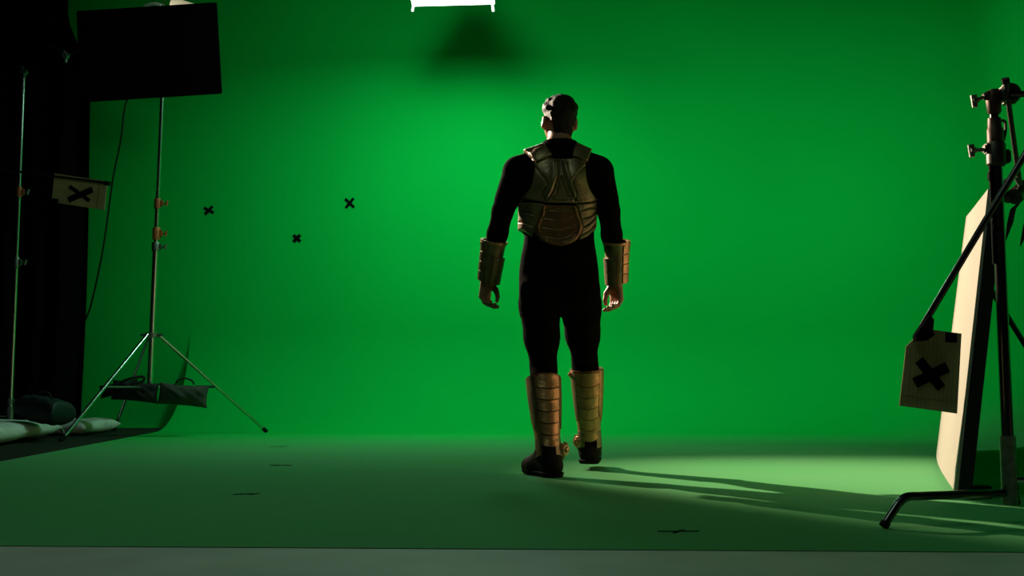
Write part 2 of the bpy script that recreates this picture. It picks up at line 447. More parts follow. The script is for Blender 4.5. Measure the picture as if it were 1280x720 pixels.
for px in (516, 616):
    p = at(px, 6, SOFT_Y1 + .012); bm = bmesh.new(); box(bm, (p.x, p.y, p.z - .028), (.026, .012, .075), Matrix.Rotation(R(-8 if px > 600 else 6), 3, 'Y'), .003)
    obj('strap', bm, M_TAB, sb, smooth=False)
bm = bmesh.new(); tube(bm, [(cx, 9.05, SOFT_Z + .41), (cx, 9.05, 5.60)], .017); box(bm, (cx, 9.05, SOFT_Z + .45), (.14, .14, .12), None, .02)
obj('hanger', bm, M_FRAME, sb)

# ================================================================== spot lamp, stand, flag
lamp = thing('spot_lamp', 'lit spot lamp with pale barn doors, mostly hidden behind the black flag', 'lamp', LAMP)
u, v = frame_of(AD)
def ring_lathe(bm, c, d, prof, n=28):
    u, v = frame_of(d); rows = []
    for s, r in prof:
        rows.append([bm.verts.new(c + d * s + (u * math.cos(2 * math.pi * k / n) + v * math.sin(2 * math.pi * k / n)) * r) for k in range(n)])
    for a, b in zip(rows, rows[1:]):
        for k in range(n): bm.faces.new((a[k], a[(k + 1) % n], b[(k + 1) % n], b[k]))
bm = bmesh.new(); ring_lathe(bm, LAMP, AD, [(-.2, .001), (-.2, .10), (-.16, .13), (.13, .145), (.15, .15), (.15, .135), (.10, .12), (.02, .06), (.0, .001)]); obj('housing', bm, M_FRAME, lamp)
bm = bmesh.new(); ring_lathe(bm, LAMP + AD * .08, AD, [(0, .001), (0, .118), (.006, .118), (.012, .001)]); obj('lens', bm, M_BULB, lamp)
for sgn, ax, ln in ((1, v, .15), (-1, v, .15), (1, u, .15), (-1, u, .17)):
    oth = u if ax is v else v
    base = LAMP + AD * .16 + ax * sgn * .135
    tip = base + (AD * .75 + ax * sgn * .66).normalized() * ln
    bm = bmesh.new(); nn = (tip - base).cross(oth)
    slab(bm, [base - oth * .09, base + oth * .09, tip + oth * .15, tip - oth * .15], nn, .003)
    obj('barn_door', bm, M_BARN, lamp, smooth=False)
# pale rim of the open reflector, curling over the top of the flag
bm = bmesh.new(); tube(bm, smooth_path([at(178, 22, 8.95), at(181, 9, 8.95), at(189, 5, 8.95), at(198, 5.5, 8.97), at(206, 10, 9.0), at(207, 24, 9.0)]), .017, 10)
obj('reflector_rim', bm, M_BARN, lamp)
# yoke
bm = bmesh.new(); ux = Vector((u.x, u.y, 0)).normalized()
tube(bm, smooth_path([LAMP + ux * .17, LAMP + ux * .17 - Vector((0, 0, .13)), LAMP - Vector((0, 0, .22)), LAMP - ux * .17 - Vector((0, 0, .13)), LAMP - ux * .17]), .010, 8); obj('yoke', bm, M_CHROME, lamp)
# wire bail seen as a curl over the top of the flag
bm = bmesh.new(); tube(bm, smooth_path([LAMP + Vector((-.02, .0, .13)), LAMP + Vector((-.0, -.02, .20)), LAMP + Vector((.05, -.02, .235)), LAMP + Vector((.09, 0, .19)), LAMP + Vector((.10, 0, .12))]), .005, 8); obj('handle', bm, M_BRASS, lamp)

SB = at(187, 488, 9.3); SX, SY = SB.x, SB.y
stand = thing('light_stand', 'tall steel tripod stand under the black flag carrying the lamp', 'light stand', (SX, SY, 0))
topz = LAMP.z - .23
zz = lambda py: at(190, py, SY).z
def pole(seg, parent, x, y, m, name='pole'):
    bm = bmesh.new(); tube(bm, [(x, y, seg[0]), (x, y, seg[1])], seg[2], 16); return obj(name, bm, m, parent)
def pt(z):   # the column leans a hair towards the lamp
    t = (z - .3) / (topz - .3); return Vector((SX + (LAMP.x - SX) * t, SY + (LAMP.y - SY) * t, z))
for z0, z1, r in ((zz(486), zz(312), .024), (zz(312), zz(258), .019), (zz(258), topz + .02, .016)):
    bm = bmesh.new(); tube(bm, [pt(z0), pt(z1)], r, 16); obj('pole', bm, M_CHROME, stand)
def collar(parent, p, r, h, m, knob_dir=Vector((1, 0, 0)), kn=.05, mk=None):
    bm = bmesh.new(); tube(bm, [p - Vector((0, 0, h / 2)), p - Vector((0, 0, h / 2 - .008)), p + Vector((0, 0, h / 2 - .008)), p + Vector((0, 0, h / 2))], [r * .92, r, r, r * .92], 16)
    box(bm, p + knob_dir * (r + .004), (.03, .026, h * .6), None, .004)
    c = obj('collar', bm, m, parent)
    bm = bmesh.new(); tube(bm, [p + knob_dir * r, p + knob_dir * (r + kn)], .007, 10)
    q = p + knob_dir * (r + kn); tube(bm, [q - Vector((0, 0, .022)) - knob_dir * .004, q + Vector((0, 0, .024)) + knob_dir * .006], .009, 10)
    obj('knob', bm, mk or m, c)
    return c
collar(stand, pt(zz(257)), .028, .085, M_BRASS)
collar(stand, pt(zz(294)), .032, .105, M_BRASS)
collar(stand, pt(zz(310)), .034, .075, M_CAST)
bm = bmesh.new(); p = pt(zz(419)); tube(bm, [p - Vector((0, 0, .02)), p + Vector((0, 0, .02))], .055, 18); box(bm, p, (.19, .05, .018), None, .004); obj('leg_hub', bm, M_CAST, stand)
bm = bmesh.new(); pb = pt(zz(484)); tube(bm, [pb - Vector((0, 0, .02)), pb + Vector((0, 0, .025))], .04, 16); obj('brace_hub', bm, M_CAST, stand)
feet = [ground(76, 553), ground(333, 541), Vector((-3.76, 10.28, 0))]
for f in feet:
    d = Vector((f.x - SX, f.y - SY, 0)).normalized(); a = p + d * .06; f = Vector((f.x, f.y, .012))
    bm = bmesh.new(); tube(bm, [a, a.lerp(f, .5), f], .015, 12); lg = obj('leg', bm, M_CHROME, stand)
    bm = bmesh.new(); dd = (f - a).normalized(); tube(bm, [f - dd * .05, f + dd * .004], [.018, .019], 12); o = obj('rubber_foot', bm, M_RUB, lg)
    bm = bmesh.new(); m_ = a.lerp(f, .52); tube(bm, [pb + d * .03, m_], .008, 8); obj('brace', bm, M_CAST, stand)

# flag
FY = 8.3
fc = [at(97, 15, FY), at(270, 4, FY - .10), at(276.5, 116, FY - .12), at(101, 127, FY)]
fo = (fc[0] + fc[1] + fc[2] + fc[3]) / 4
flag = thing('flag', 'large black fabric flag on a thin frame shading the lamp', 'light flag', fo)
nrm = (fc[1] - fc[0]).cross(fc[3] - fc[0]).normalized()
if nrm.y > 0: nrm = -nrm
bm = bmesh.new(); inn = [c + (fo - c).normalized() * .02 for c in fc]; slab(bm, inn, nrm, .004); obj('fabric', bm, M_FLAG, flag, smooth=False)
bm = bmesh.new()
for i in range(4):
    a, b = fc[i], fc[(i + 1) % 4]; d = (b - a).normalized(); q = nrm.cross(d); 
    if q.dot(fo - a) < 0: q = -q
    slab(bm, [a + nrm * .005, b + nrm * .005, b + q * .05 + nrm * .005 - d * .0, a + q * .05 + nrm * .005], nrm, .006)
    tube(bm, [a, b], .008, 8)
obj('frame', bm, M_FLAG, flag, smooth=False)
gh = at(82, 70, 8.42)
bm = bmesh.new(); tube(bm, [fc[0].lerp(fc[3], .42), gh + Vector((.0, 0, .0))], .006, 8); obj('pin', bm, M_CHROME, flag)

# lamp cable
bm = bmesh.new()
cb = [LAMP - AD * .19, LAMP + Vector((-.32, .25, -.45)), at(157, 130, 9.5), at(151, 175, 9.6), at(141, 225, 9.75), at(129, 310, 9.95), at(114, 380, 10.25), at(103, 415, 10.6), Vector((at(96, 470, 10.6).x, 10.6, .3)), Vector((at(92, 500, 10.6).x - .1, 10.62, .02)), Vector((-4.6, 10.65, .02))]
tube(bm, smooth_path(cb, 8), .0085, 8); tag(recentre(obj('lamp_cable', bm, M_CABLE), cb[3]), 'thin black cable hanging from the lamp down beside the curtain', 'cable')

# ================================================================== grip stands
def t_handle(bm, p, d, L=.05, bar=.05, r=.006, up=Vector((0, 0, 1))):
    tube(bm, [p, p + d * L], r, 10); q = p + d * L; a = d.cross(up).normalized() if abs(d.dot(up)) < .9 else Vector((1, 0, 0))
    a = (up * .9 + a * .35).normalized(); tube(bm, [q - a * bar / 2, q + a * bar / 2], [r * 1.4, r * 1.4], 10)
def grip_head(parent, c, d, s=1.0, m=M_CAST, hd=Vector((1, 0, -.2))):
    """two round jaws on a stub, with a T handle; d = axis of the jaws"""
    bm = bmesh.new(); d = d.normalized()
    tube(bm, [c - d * .030 * s, c - d * .012 * s, c + d * .012 * s, c + d * .030 * s], [.030 * s, .036 * s, .036 * s, .030 * s], 18)
    tube(bm, [c - Vector((0, 0, .065 * s)), c - Vector((0, 0, .02 * s))], .017 * s, 12)
    h = obj('grip_head', bm, m, parent)
    bm = bmesh.new(); t_handle(bm, c + d * .028 * s, d, .05 * s, .055 * s, .0065 * s); o = obj('handle', bm, m, h)
    return h
# left stand
LS = at(12.5, 520, 9.0); lx, ly = LS.x, LS.y
zt = at(29, 97, ly).z
cs = thing('grip_stand', 'thin steel grip stand in front of the black curtain at far left', 'grip stand', (lx, ly, 0))
lz = lambda py: at(20, py, ly).z
for z0, z1, r in ((.14, lz(330), .017), (lz(330), lz(240), .0145), (lz(240), zt, .0125)): pole((z0, z1, r), cs, lx, ly, M_CHROME)
collar(cs, Vector((lx, ly, lz(240))), .024, .085, M_BRASS, mk=M_CAST)
collar(cs, Vector((lx, ly, lz(328))), .026, .085, M_CAST)
collar(cs, Vector((lx, ly, .30)), .026, .05, M_CAST, kn=.045)
bm = bmesh.new(); tube(bm, [(lx, ly, .10), (lx, ly, .26)], .027, 14); obj('leg_socket', bm, M_CAST, cs)
tipf = ground(81, 547); 
for (ex, ey, zz0) in ((tipf.x, tipf.y, .24), (lx - .42, ly - .04, .18), (lx - .26, ly + .36, .13)):
    d = Vector((ex - lx, ey - ly, 0)); Ld = d.length; d.normalize()
    P0 = Vector((lx, ly, zz0)); 
    pts = [P0 + d * .02, P0 + d * (Ld * .6), P0 + d * (Ld * .74) - Vector((0, 0, .015)), Vector((ex, ey, .014))]
    bm = bmesh.new(); tube(bm, pts[:1] + smooth_path(pts[1:], 5), .0125, 12); obj('leg', bm, M_CHROME, cs)
gh1 = Vector((lx, ly, zt + .05))
grip_head(cs, gh1, Vector((.25, -1, .1)), .9, M_CAST)
arm0 = gh1 + Vector((-.45, -.02, -.11)); 
bm = bmesh.new(); tube(bm, [gh1 + (gh1 - gh) * .55 + Vector((0, -.03, 0)), gh1 + Vector((0, -.035, 0)), gh], .008, 10); obj('arm', bm, M_FRAME, cs)
grip_head(cs, gh, Vector((.3, -1, .1)), .8, M_CAST)
for q in (gh1, gh):
    bm = bmesh.new(); tube(bm, [q + Vector((-.02, -.02, .01)), q + Vector((-.11, -.03, .075))], .007, 8); obj('handle', bm, M_DCAST, cs)

# cardboard marker on a rod, left
def card(name, corners, thick, label, tapes, cx_strips, parent_parts, creases=()):
    """corners: list of world points; tapes: (center fraction u,v , half sizes, angle)"""
    c = sum(corners, Vector()) / len(corners)
    root = thing(name, label, 'cardboard marker', c)
    ux = (corners[1] - corners[0]).normalized(); n = ux.cross(corners[-1] - corners[0]).normalized()
    if n.y > 0: n = -n
    vx = n.cross(ux).normalized()
    if vx.z > 0: vx = -vx
    bm = bmesh.new(); slab(bm, corners, -n, thick); 
    obj('card', bm, M_CARD, root, smooth=False)
    return root, c, ux, vx, n
Yc = 7.0
lc = [at(68, 216.5, Yc), at(134.5, 226.5, Yc - .03), at(130.5, 262.5, Yc - .03), at(64.5, 252.5, Yc)]
root, c, ux, vx, n = card('marker_card', lc, .005, 'small cardboard card with a black tape cross, hung before the curtain', None, None, None)
def strip(root, name, a, b, w, n, off=.0015, m=M_TAPE, t=.0015):
    d = (b - a).normalized(); q = n.cross(d).normalized(); bm = bmesh.new()
    slab(bm, [a + q * w / 2 + n * off, b + q * w / 2 + n * off, b - q * w / 2 + n * off, a - q * w / 2 + n * off], n, t); return obj(name, bm, m, root, smooth=False)
def onplane(px, py, c, n):
    o = Vector((0, 0, CAM_H)); d = at(px, py, 5.0) - o
    return o + d * ((c - o).dot(n) / d.dot(n))
strip(root, 'tape_strip', onplane(87, 233, c, n), onplane(112, 251, c, n), .026, n)
strip(root, 'tape_strip', onplane(85.5, 250, c, n), onplane(116, 237, c, n), .040, n, .003)
strip(root, 'corner_tape', onplane(65, 251.5, c, n), onplane(73, 252.5, c, n), .040, n, .0015)
strip(root, 'edge_tape', onplane(130.5, 228.5, c, n), onplane(138.5, 230, c, n), .028, n, .0015)
strip(root, 'folded_edge', onplane(131.5, 234, c, n), onplane(129, 262, c, n), .014, n, .002, mat('pale_cardboard_edge', (.55, .42, .27), .8))
strip(root, 'fold_line', onplane(124.5, 228, c, n), onplane(121, 260, c, n), .004, n, .0008, mat('cardboard_crease', (.16, .08, .035), .9), .0008)
bm = bmesh.new(); ra, rb = onplane(-60, 204, c + n * .012, n), onplane(137, 229, c + n * .012, n)
tube(bm, [ra, rb], .0065, 10); tag(recentre(obj('boom_rod', bm, M_FRAME), ra), 'thin dark rod reaching in from the left, holding the small cardboard card', 'rod')

# ---- pale dust sheets, dark sandbag on them
def sheet(name, c, sx, sy, sz, rz, label, seed):
    bm = pillow(c, sx, sy, sz, Matrix.Rotation(rz, 3, 'Z'), 7, 40, .10, seed)
    return tag(recentre(obj(name, bm, M_SHEET, sharp=180), c), label, 'dust sheet')
s1 = sheet('folded_sheet', Vector((-4.34, 7.95, .088)), .78, .93, .080, R(8), 'thick pale folded dust sheet at the far left, in front of the curtain', 1)
s2 = sheet('folded_sheet', Vector((-3.98, 9.64, .072)), .36, .50, .064, R(3), 'smaller pale folded sheet behind the left foot of the tripod', 5)
bc = at(56, 519, 8.35); bc.z = .245
bm = pillow(bc, .175, .16, .095, Matrix.Rotation(R(12), 3, 'Y') @ Matrix.Rotation(R(-12), 3, 'Z'), 7, 30, .05, 3)
bag0 = thing('sandbag', 'dark teal sandbag lying on the pale sheet at far left', 'sandbag', bc - Vector((0, 0, .11)))
obj('bag', bm, M_BAGT, bag0)
bm = bmesh.new(); tube(bm, smooth_path([bc + Vector((-.06, -.02, .09)), bc + Vector((-.03, -.02, .135)), bc + Vector((.03, -.02, .13)), bc + Vector((.06, -.02, .08))]), .008, 8); obj('handle', bm, M_STRAP, bag0)
# bags over the stand's braces
b1 = at(166, 488, 9.22)
bag1 = thing('sandbag', 'black saddle sandbag hung low on the left side of the tripod', 'sandbag', b1 - Vector((0, 0, .1)))
obj('bag', pillow(b1 + Vector((.02, .0, -.01)), .20, .085, .06, Matrix.Rotation(R(5), 3, 'Y') @ Matrix.Rotation(R(90), 3, 'X'), 2.4, 26, .15, 8), M_BAGB, bag1)
obj('bag', pillow(at(149, 486, 9.3), .17, .055, .06, Matrix.Rotation(R(-10), 3, 'Y') @ Matrix.Rotation(R(90), 3, 'X'), 2.4, 26, .15, 9), M_BAGB, bag1)
bm = bmesh.new(); tube(bm, smooth_path([at(150, 478, 9.15), at(164, 473, 9.14), at(179, 471, 9.14), at(178, 477, 9.14), at(162, 480, 9.13)]), .012, 8); obj('strap', bm, M_STRAP, bag1)
b2 = at(229, 494, 9.22)
bag2 = thing('sandbag', 'grey green sandbag hung low on the right side of the tripod', 'sandbag', b2 - Vector((0, 0, .1)))
obj('bag', pillow(b2, .215, .092, .07, Matrix.Rotation(R(5), 3, 'Y') @ Matrix.Rotation(R(90), 3, 'X'), 2.2, 28, .10, 4), M_BAGG, bag2)
bm = bmesh.new(); tube(bm, smooth_path([at(219, 481, 9.2), at(223, 475, 9.2), at(232, 473, 9.2), at(240, 476, 9.2), at(243, 481, 9.2)]), .008, 8); obj('handle', bm, M_STRAP, bag2)
bm = bmesh.new(); tube(bm, [at(245, 483, 9.24), at(268, 483.5, 9.4)], .010, 8); obj('strap', bm, M_STRAP, bag2)

# ================================================================== right grip stand
RY = 3.5; rbx = at(1262, 612, RY).x; rt = at(1240, 205, RY).z
rs = thing('grip_stand', 'large dark grip stand in the right foreground with bent leg', 'grip stand', (rbx, RY, 0))
rz = lambda py: at(1250, py, RY).z
pole((rz(631), rz(545), .0245), rs, rbx, RY, M_CAST, 'leg_socket')
pole((rz(600), rz(205), .0185), rs, rbx, RY, M_BLKSTEEL)
bm = bmesh.new(); tube(bm, [(rbx - .0235, RY - .006, rz(330)), (rbx - .0225, RY - .004, rz(205))], .0055, 8); tube(bm, [(rbx - .024, RY - .006, rz(226)), (rbx - .024, RY - .006, rz(216))], .010, 8); obj('guide_rod', bm, M_BLKSTEEL, rs)
def blk(name, pts, r, m, par, n=18):
    bm = bmesh.new(); tube(bm, pts, r, n); return obj(name, bm, m, par)
cx0 = rbx; V = Vector
col1 = blk('collar', [(cx0, RY, rz(208)), (cx0, RY, rz(205)), (cx0, RY, rz(181)), (cx0, RY, rz(178))], [.024, .031, .031, .026], M_DCAST, rs)
bm = bmesh.new(); box(bm, (cx0 + .026, RY - .004, rz(196)), (.034, .03, .045), None, .005); box(bm, (cx0 - .026, RY, rz(186)), (.028, .03, .032), None, .005); o = obj('clamp_block', bm, M_DCAST, col1)
blk('sleeve', [(cx0, RY, rz(180)), (cx0, RY, rz(162)), (cx0 - .001, RY, rz(160)), (cx0 - .001, RY, rz(148))], [.026, .026, .022, .021], M_BRONZE, rs)
bm = bmesh.new(); tube(bm, smooth_path([(cx0 + .022, RY, rz(150)), (cx0 + .034, RY, rz(153)), (cx0 + .034, RY, rz(164)), (cx0 + .026, RY, rz(176))]), .005, 8); obj('latch', bm, M_DCAST, rs)
blk('spigot', [(cx0 - .001, RY, rz(150)), (cx0 - .001, RY, rz(138))], .014, M_BLKSTEEL, rs)
hd = blk('swivel_head', [(cx0, RY, rz(143)), (cx0, RY, rz(140)), (cx0 - .003, RY, rz(121)), (cx0 + .002, RY, rz(115)), (cx0 + .002, RY, rz(112))], [.016, .022, .024, .020, .014], M_BRONZE, rs)
blk('swivel_arm', [(cx0 - .035, RY, rz(121)), (cx0 - .02, RY, rz(120)), (cx0 + .05, RY, rz(119))], [.010, .017, .015], M_BRONZE, rs)
def knob(p, q, par, root, m=M_CAST):
    p, q = V(p), V(q); bm = bmesh.new(); tube(bm, [p, p.lerp(q, .8)], .006, 10)
    d = (q - p).normalized(); tube(bm, [q - d * .012, q + d * .006], [.010, .012], 12); tube(bm, [q + V((-.002, 0, .018)), q + V((.001, 0, -.022))], [.011, .009], 12)
    o = obj('knob', bm, m, par)
knob((cx0 - .03, RY, rz(121)), at(1218, 126, RY), hd, rs); knob((cx0 - .034, RY, rz(187)), at(1214.5, 188, RY), col1, rs)
gx = at(1261, 118, RY)
ghd = blk('grip_head', [gx + V((0, .028, 0)), gx + V((0, .02, 0)), gx + V((0, -.02, 0)), gx + V((0, -.028, 0))], [.026, .034, .034, .026], M_DCAST, rs)
bm = bmesh.new(); box(bm, gx, (.054, .036, .062), None, .008); o = obj('jaw', bm, M_DCAST, ghd)
# legs
def bent_leg(root, P0, foot, zr, r, m, bend=.80, foot_m=M_RUB):
    foot = V(foot); d = V((foot.x - P0.x, foot.y - P0.y, 0)); L = d.length; d.normalize()
    a = V((P0.x, P0.y, zr)); k1 = a + d * (L * bend); 
    pts = [a, a + d * L * (bend - .14), k1 - V((0, 0, .0015)), k1 + d * L * .07 - V((0, 0, .022)), V((foot.x, foot.y, .012))]
    path = [pts[0]] + smooth_path(pts[1:4], 8) + [pts[4]]
    bm = bmesh.new(); tube(bm, path, r, 16); lg = obj('leg', bm, m, root)
    dd = (path[-1] - path[-2]).normalized(); bm = bmesh.new(); tube(bm, [path[-1] - dd * .012, path[-1] + dd * .003], [r * 1.12, r * 1.12], 14); o = obj('rubber_foot', bm, foot_m, lg)
f1 = ground(1105, 662)
P0 = V((rbx, RY, 0))
bent_leg(rs, P0, (f1.x, f1.y, 0), rz(616), .0135, M_BLKSTEEL, .82)
bent_leg(rs, P0, (rbx + .42, RY - .12, 0), rz(600), .0125, M_CHROME, .82)
bent_leg(rs, P0, (rbx + .25, RY + .5, 0), rz(585), .0125, M_BLKSTEEL, .82)
# things the head holds
rod0, rod1 = at(1257, 101, RY - .045), at(1277, 246, RY + .14)
bm = bmesh.new(); tube(bm, [rod0, rod1], .0085, 12); hang = thing('hanging_rod', 'dark rod hanging from the grip head at the right edge', 'rod', rod0)
obj('rod', bm, M_DCAST, hang)
bm = bmesh.new(); tube(bm, [rod0 + (rod0 - rod1).normalized() * .008, rod0 + (rod1 - rod0).normalized() * .008], .0125, 14); obj('end_cap', bm, M_RUB, hang)
bm = bmesh.new(); tube(bm, [at(1262, 118, RY - .03), at(1330, 116, RY - .03)], .0105, 12); tag(recentre(obj('boom_rod', bm, M_BLKSTEEL), at(1262, 118, RY - .03)), 'short horizontal rod leaving the upper right edge beside the grip head', 'rod')
KN = at(1275, 240, RY + .10)
kb = thing('clamp', 'dark clamp with straps at the right edge behind the long arm', 'clamp', KN)
bm = bmesh.new(); tube(bm, [KN - V((.03, .02, .02)), KN + V((.03, .02, .02))], .028, 18); tube(bm, [at(1246, 246, RY + .1), at(1262, 247, RY + .1)], [.012, .020], 14); tube(bm, [at(1262, 246, RY + .1), at(1285, 236, RY + .1)], .016, 12); obj('body', bm, M_DCAST, kb)
bm = bmesh.new(); tube(bm, [at(1276, 232, RY + .07), at(1270, 222, RY + .07)], .008, 10); tube(bm, [at(1253, 230, RY + .09), at(1256, 225, RY + .09)], .009, 10); obj('knob', bm, M_CAST, kb)
for (pp, dz) in (([(1279, 246), (1274, 253), (1266, 262), (1262, 280), (1256, 303)], 0), ([(1290, 250), (1287, 262), (1284, 275), (1281, 290), (1275, 308)], 0)):
    q = [at(a, b, RY + .11) for a, b in pp]; bm = bmesh.new(); ws = [.004, .005, .011, .012, .001]; L_ = []; 
    for i, p_ in enumerate(q): L_.append((bm.verts.new(p_ - V((ws[i], .004, 0))), bm.verts.new(p_ + V((ws[i], .004, ws[i] * .4)))))
    for a, b in zip(L_, L_[1:]): bm.faces.new((a[0], a[1], b[1], b[0]))
    o = obj('strap', bm, M_STRAP, kb, sharp=180); mo = o.modifiers.new('t', 'SOLIDIFY'); mo.thickness = .003
# long arm with cardboard
A0, A1 = at(1310, 145, RY - .22), at(1153, 408, RY - .16)
bm = bmesh.new(); tube(bm, [A0, A1], .0105, 14)
arm = tag(recentre(obj('boom_rod', bm, M_BLKSTEEL), A0), 'long dark diagonal arm crossing the stand down to the cardboard', 'rod')
Yk = RY - .15
kc = [at(1133, 433, Yk), at(1142, 424, Yk), at(1160, 411.5, Yk), at(1202, 417, Yk), at(1196.5, 517, Yk), at(1124.5, 507, Yk)]
c = sum(kc, Vector()) / 6
root = thing('marker_card', 'large cardboard piece with a black tape cross, by the white reflector', 'cardboard marker', c)
n = V((0, -1, 0)); bm = bmesh.new(); slab(bm, kc, (0, 1, 0), .006); obj('card', bm, M_CARD, root, smooth=False)
def S(a, b, w, off, nm='tape_strip', m=M_TAPE, t=.0015): return strip(root, nm, onplane(*a, c, n), onplane(*b, c, n), w, n, off, m, t)
S((1148.5, 450), (1176.5, 485), .030, .0015); S((1143, 479), (1184, 459), .032, .003)
S((1181.5, 421.5), (1196, 422.5), .030, .0015, 'corner_tape')
slabpts = [onplane(*q, c + n * .004, n) for q in ((1158, 394), (1163.5, 400), (1162, 414), (1164, 419.5), (1155, 426), (1141, 427.5), (1141, 419), (1147, 410))]
bm = bmesh.new(); slab(bm, slabpts, n, .028); obj('tape_wrap', bm, M_TAPE, root, smooth=False)
MC = mat('cardboard_dark_crease', (.36, .28, .14), .9)
S((1129, 494), (1197, 503), .003, .0006, 'fold_line', MC, .0006)
for k in range(11):
    x0 = 1140 + k * 5.4; S((x0, 428 + (5 if k < 2 else -6)), (x0 - 5.5, 504 + k * .7), .0016, .0004, 'corrugation', MC, .0004)

# ================================================================== white reflector panel
nb = at(1193, 612, 4.2); X0, Y0_ = nb.x, nb.y
fb = at(1173, 556, 7.4); 
near_b = V((X0, Y0_, .035)); near_t = at(1235, 236, 4.2)
far_b = V((fb.x, 7.4, .035)); far_t = at(1208.5, 268, 7.4)
ref = thing('reflector_panel', 'tall leaning white reflector panel with black back at right', 'reflector', (X0, Y0_, 0))
NU, NV = 24, 24; th = .062
ax = (far_b - near_b); out = V((1, -.42, .0)).normalized()
def panel_pt(s, t, off):
    b = near_b.lerp(far_b, s); T = near_t.lerp(far_t, s)
    # far corners rounded, top edge slightly hollow
    if s > .80:
        q = (s - .80) / .20; cut = (1 - math.sqrt(max(0, 1 - q * q))) * .16
        b = b.lerp(T, cut); T = T.lerp(b, cut * .45)
    T = T - V((0, 0, 1)) * .05 * math.sin(math.pi * s)
    p = b.lerp(T, t); bow = .035 * math.sin(math.pi * s)
    return p + out * (off - bow)
for nm, m_, o0, o1 in (('white_face', M_POLY, 0, .012), ('black_back', M_POLYB, .013, th)):
    bm = bmesh.new(); G = {}
    for i in range(NU + 1):
        for j in range(NV + 1):
            for k, oo in ((0, o0), (1, o1)): G[i, j, k] = bm.verts.new(panel_pt(i / NU, j / NV, oo))
    for i in range(NU):
        for j in range(NV):
            for k in (0, 1): bm.faces.new([G[i, j, k], G[i + 1, j, k], G[i + 1, j + 1, k], G[i, j + 1, k]])
    for i in range(NU):
        for j in (0, NV): bm.faces.new([G[i, j, 0], G[i + 1, j, 0], G[i + 1, j, 1], G[i, j, 1]])
    for j in range(NV):
        for i in (0, NU): bm.faces.new([G[i, j, 0], G[i, j + 1, 0], G[i, j + 1, 1], G[i, j, 1]])
    obj(nm, bm, m_, ref, sharp=35)
for s in (.02, .85):
    p = near_b.lerp(far_b, s) + out * .05; bm = bmesh.new(); box(bm, (p.x + .03, p.y, .026), (.13, .07, .05), None, .012); obj('foot', bm, M_RUB, ref)
bm = bmesh.new(); p = panel_pt(.5, .8, th); tube(bm, [p, V((p.x + .55, p.y - .15, .012))], .014, 10); obj('prop', bm, M_FRAME, ref)

# ================================================================== THE PERSON
PB = 5.38
PER = thing('person', 'person walking away in a black undersuit and brown sculpted armour', 'person', (ground(690, 590).x, 5.3, 0))
def sec(py, xl, xr, wy, dy=0.0, Y=PB):
    a, b = at(xl, py, Y), at(xr, py, Y); return (a.z, (a.x + b.x) / 2, Y + dy, (b.x - a.x) / 2, wy)
torso = loft([sec(392, 657, 744, .085, .0), sec(385, 651, 748, .118, -.005), sec(365, 651, 747, .128, -.01), sec(340, 651, 746, .118, -.0),
              sec(318, 654, 743, .108), sec(300, 658, 740, .104, .005), sec(275, 657, 741, .112), sec(250, 655, 742, .122),
              sec(225, 659, 738, .125), sec(208, 664, 733, .108), sec(196, 676, 722, .080, .0), sec(188, 684, 714, .06, .01)], .03, 2.3)
J = dict(LS=at(645.5, 216, PB), LE=at(628.5, 264, PB - .05), LW=at(610, 343, PB + .05),
         RS=at(750, 216, PB), RE=at(761.5, 264, PB - .05), RW=at(770.5, 348, PB + .06),
         LH=at(675, 384, PB - .01), LK=at(679.5, 461, PB - .02), LA=at(686, 568, PB - .16),
         RH=at(726, 384, PB + .01), RK=at(731, 452, PB + .22), RA=at(737, 556, PB + .30))
arms = []
for s in 'LR':
    a, e, w = J[s + 'S'], J[s + 'E'], J[s + 'W']
    arms += [ell(a + V((0, 0, -.0)), (.060, .066, .078), .04), cone(a, e, .056, .046, .03), cone(a.lerp(e, .35) + V((0, -.008, 0)), a.lerp(e, .7), .050, .048, .03),
             cone(e, e.lerp(w, .35), .046, .045, .02), cone(e.lerp(w, .35), w, .045, .029, .02)]
traps = [cone(at(700, 183, PB), at(662, 204, PB), .052, .050, .05), cone(at(700, 183, PB), at(735, 204, PB), .052, .050, .05),
         ell(at(681, 228, PB - .075), (.085, .05, .13), .03), ell(at(718, 228, PB - .075), (.085, .05, .13), .03)]
def calf(a, k): return cone(k.lerp(a, .12) + V((0, -.02, 0)), k.lerp(a, .55) + V((0, -.012, 0)), .056, .050, .03)
legs = []
for s in 'LR':
    h, k, a = J[s + 'H'], J[s + 'K'], J[s + 'A']
    legs += [cone(h, h.lerp(k, .5), .098, .079, .02), cone(h.lerp(k, .5), k, .079, .056, .03), cone(k, a, .056, .036, .03), calf(a, k)]
glutes = [ell(at(677, 366, PB - .05), (.086, .088, .10), .03), ell(at(724, 366, PB - .04), (.086, .088, .10), .03)]
neck = [cone(at(700, 190, PB + .0), at(699, 160, PB + .035), .060, .056, .025)]
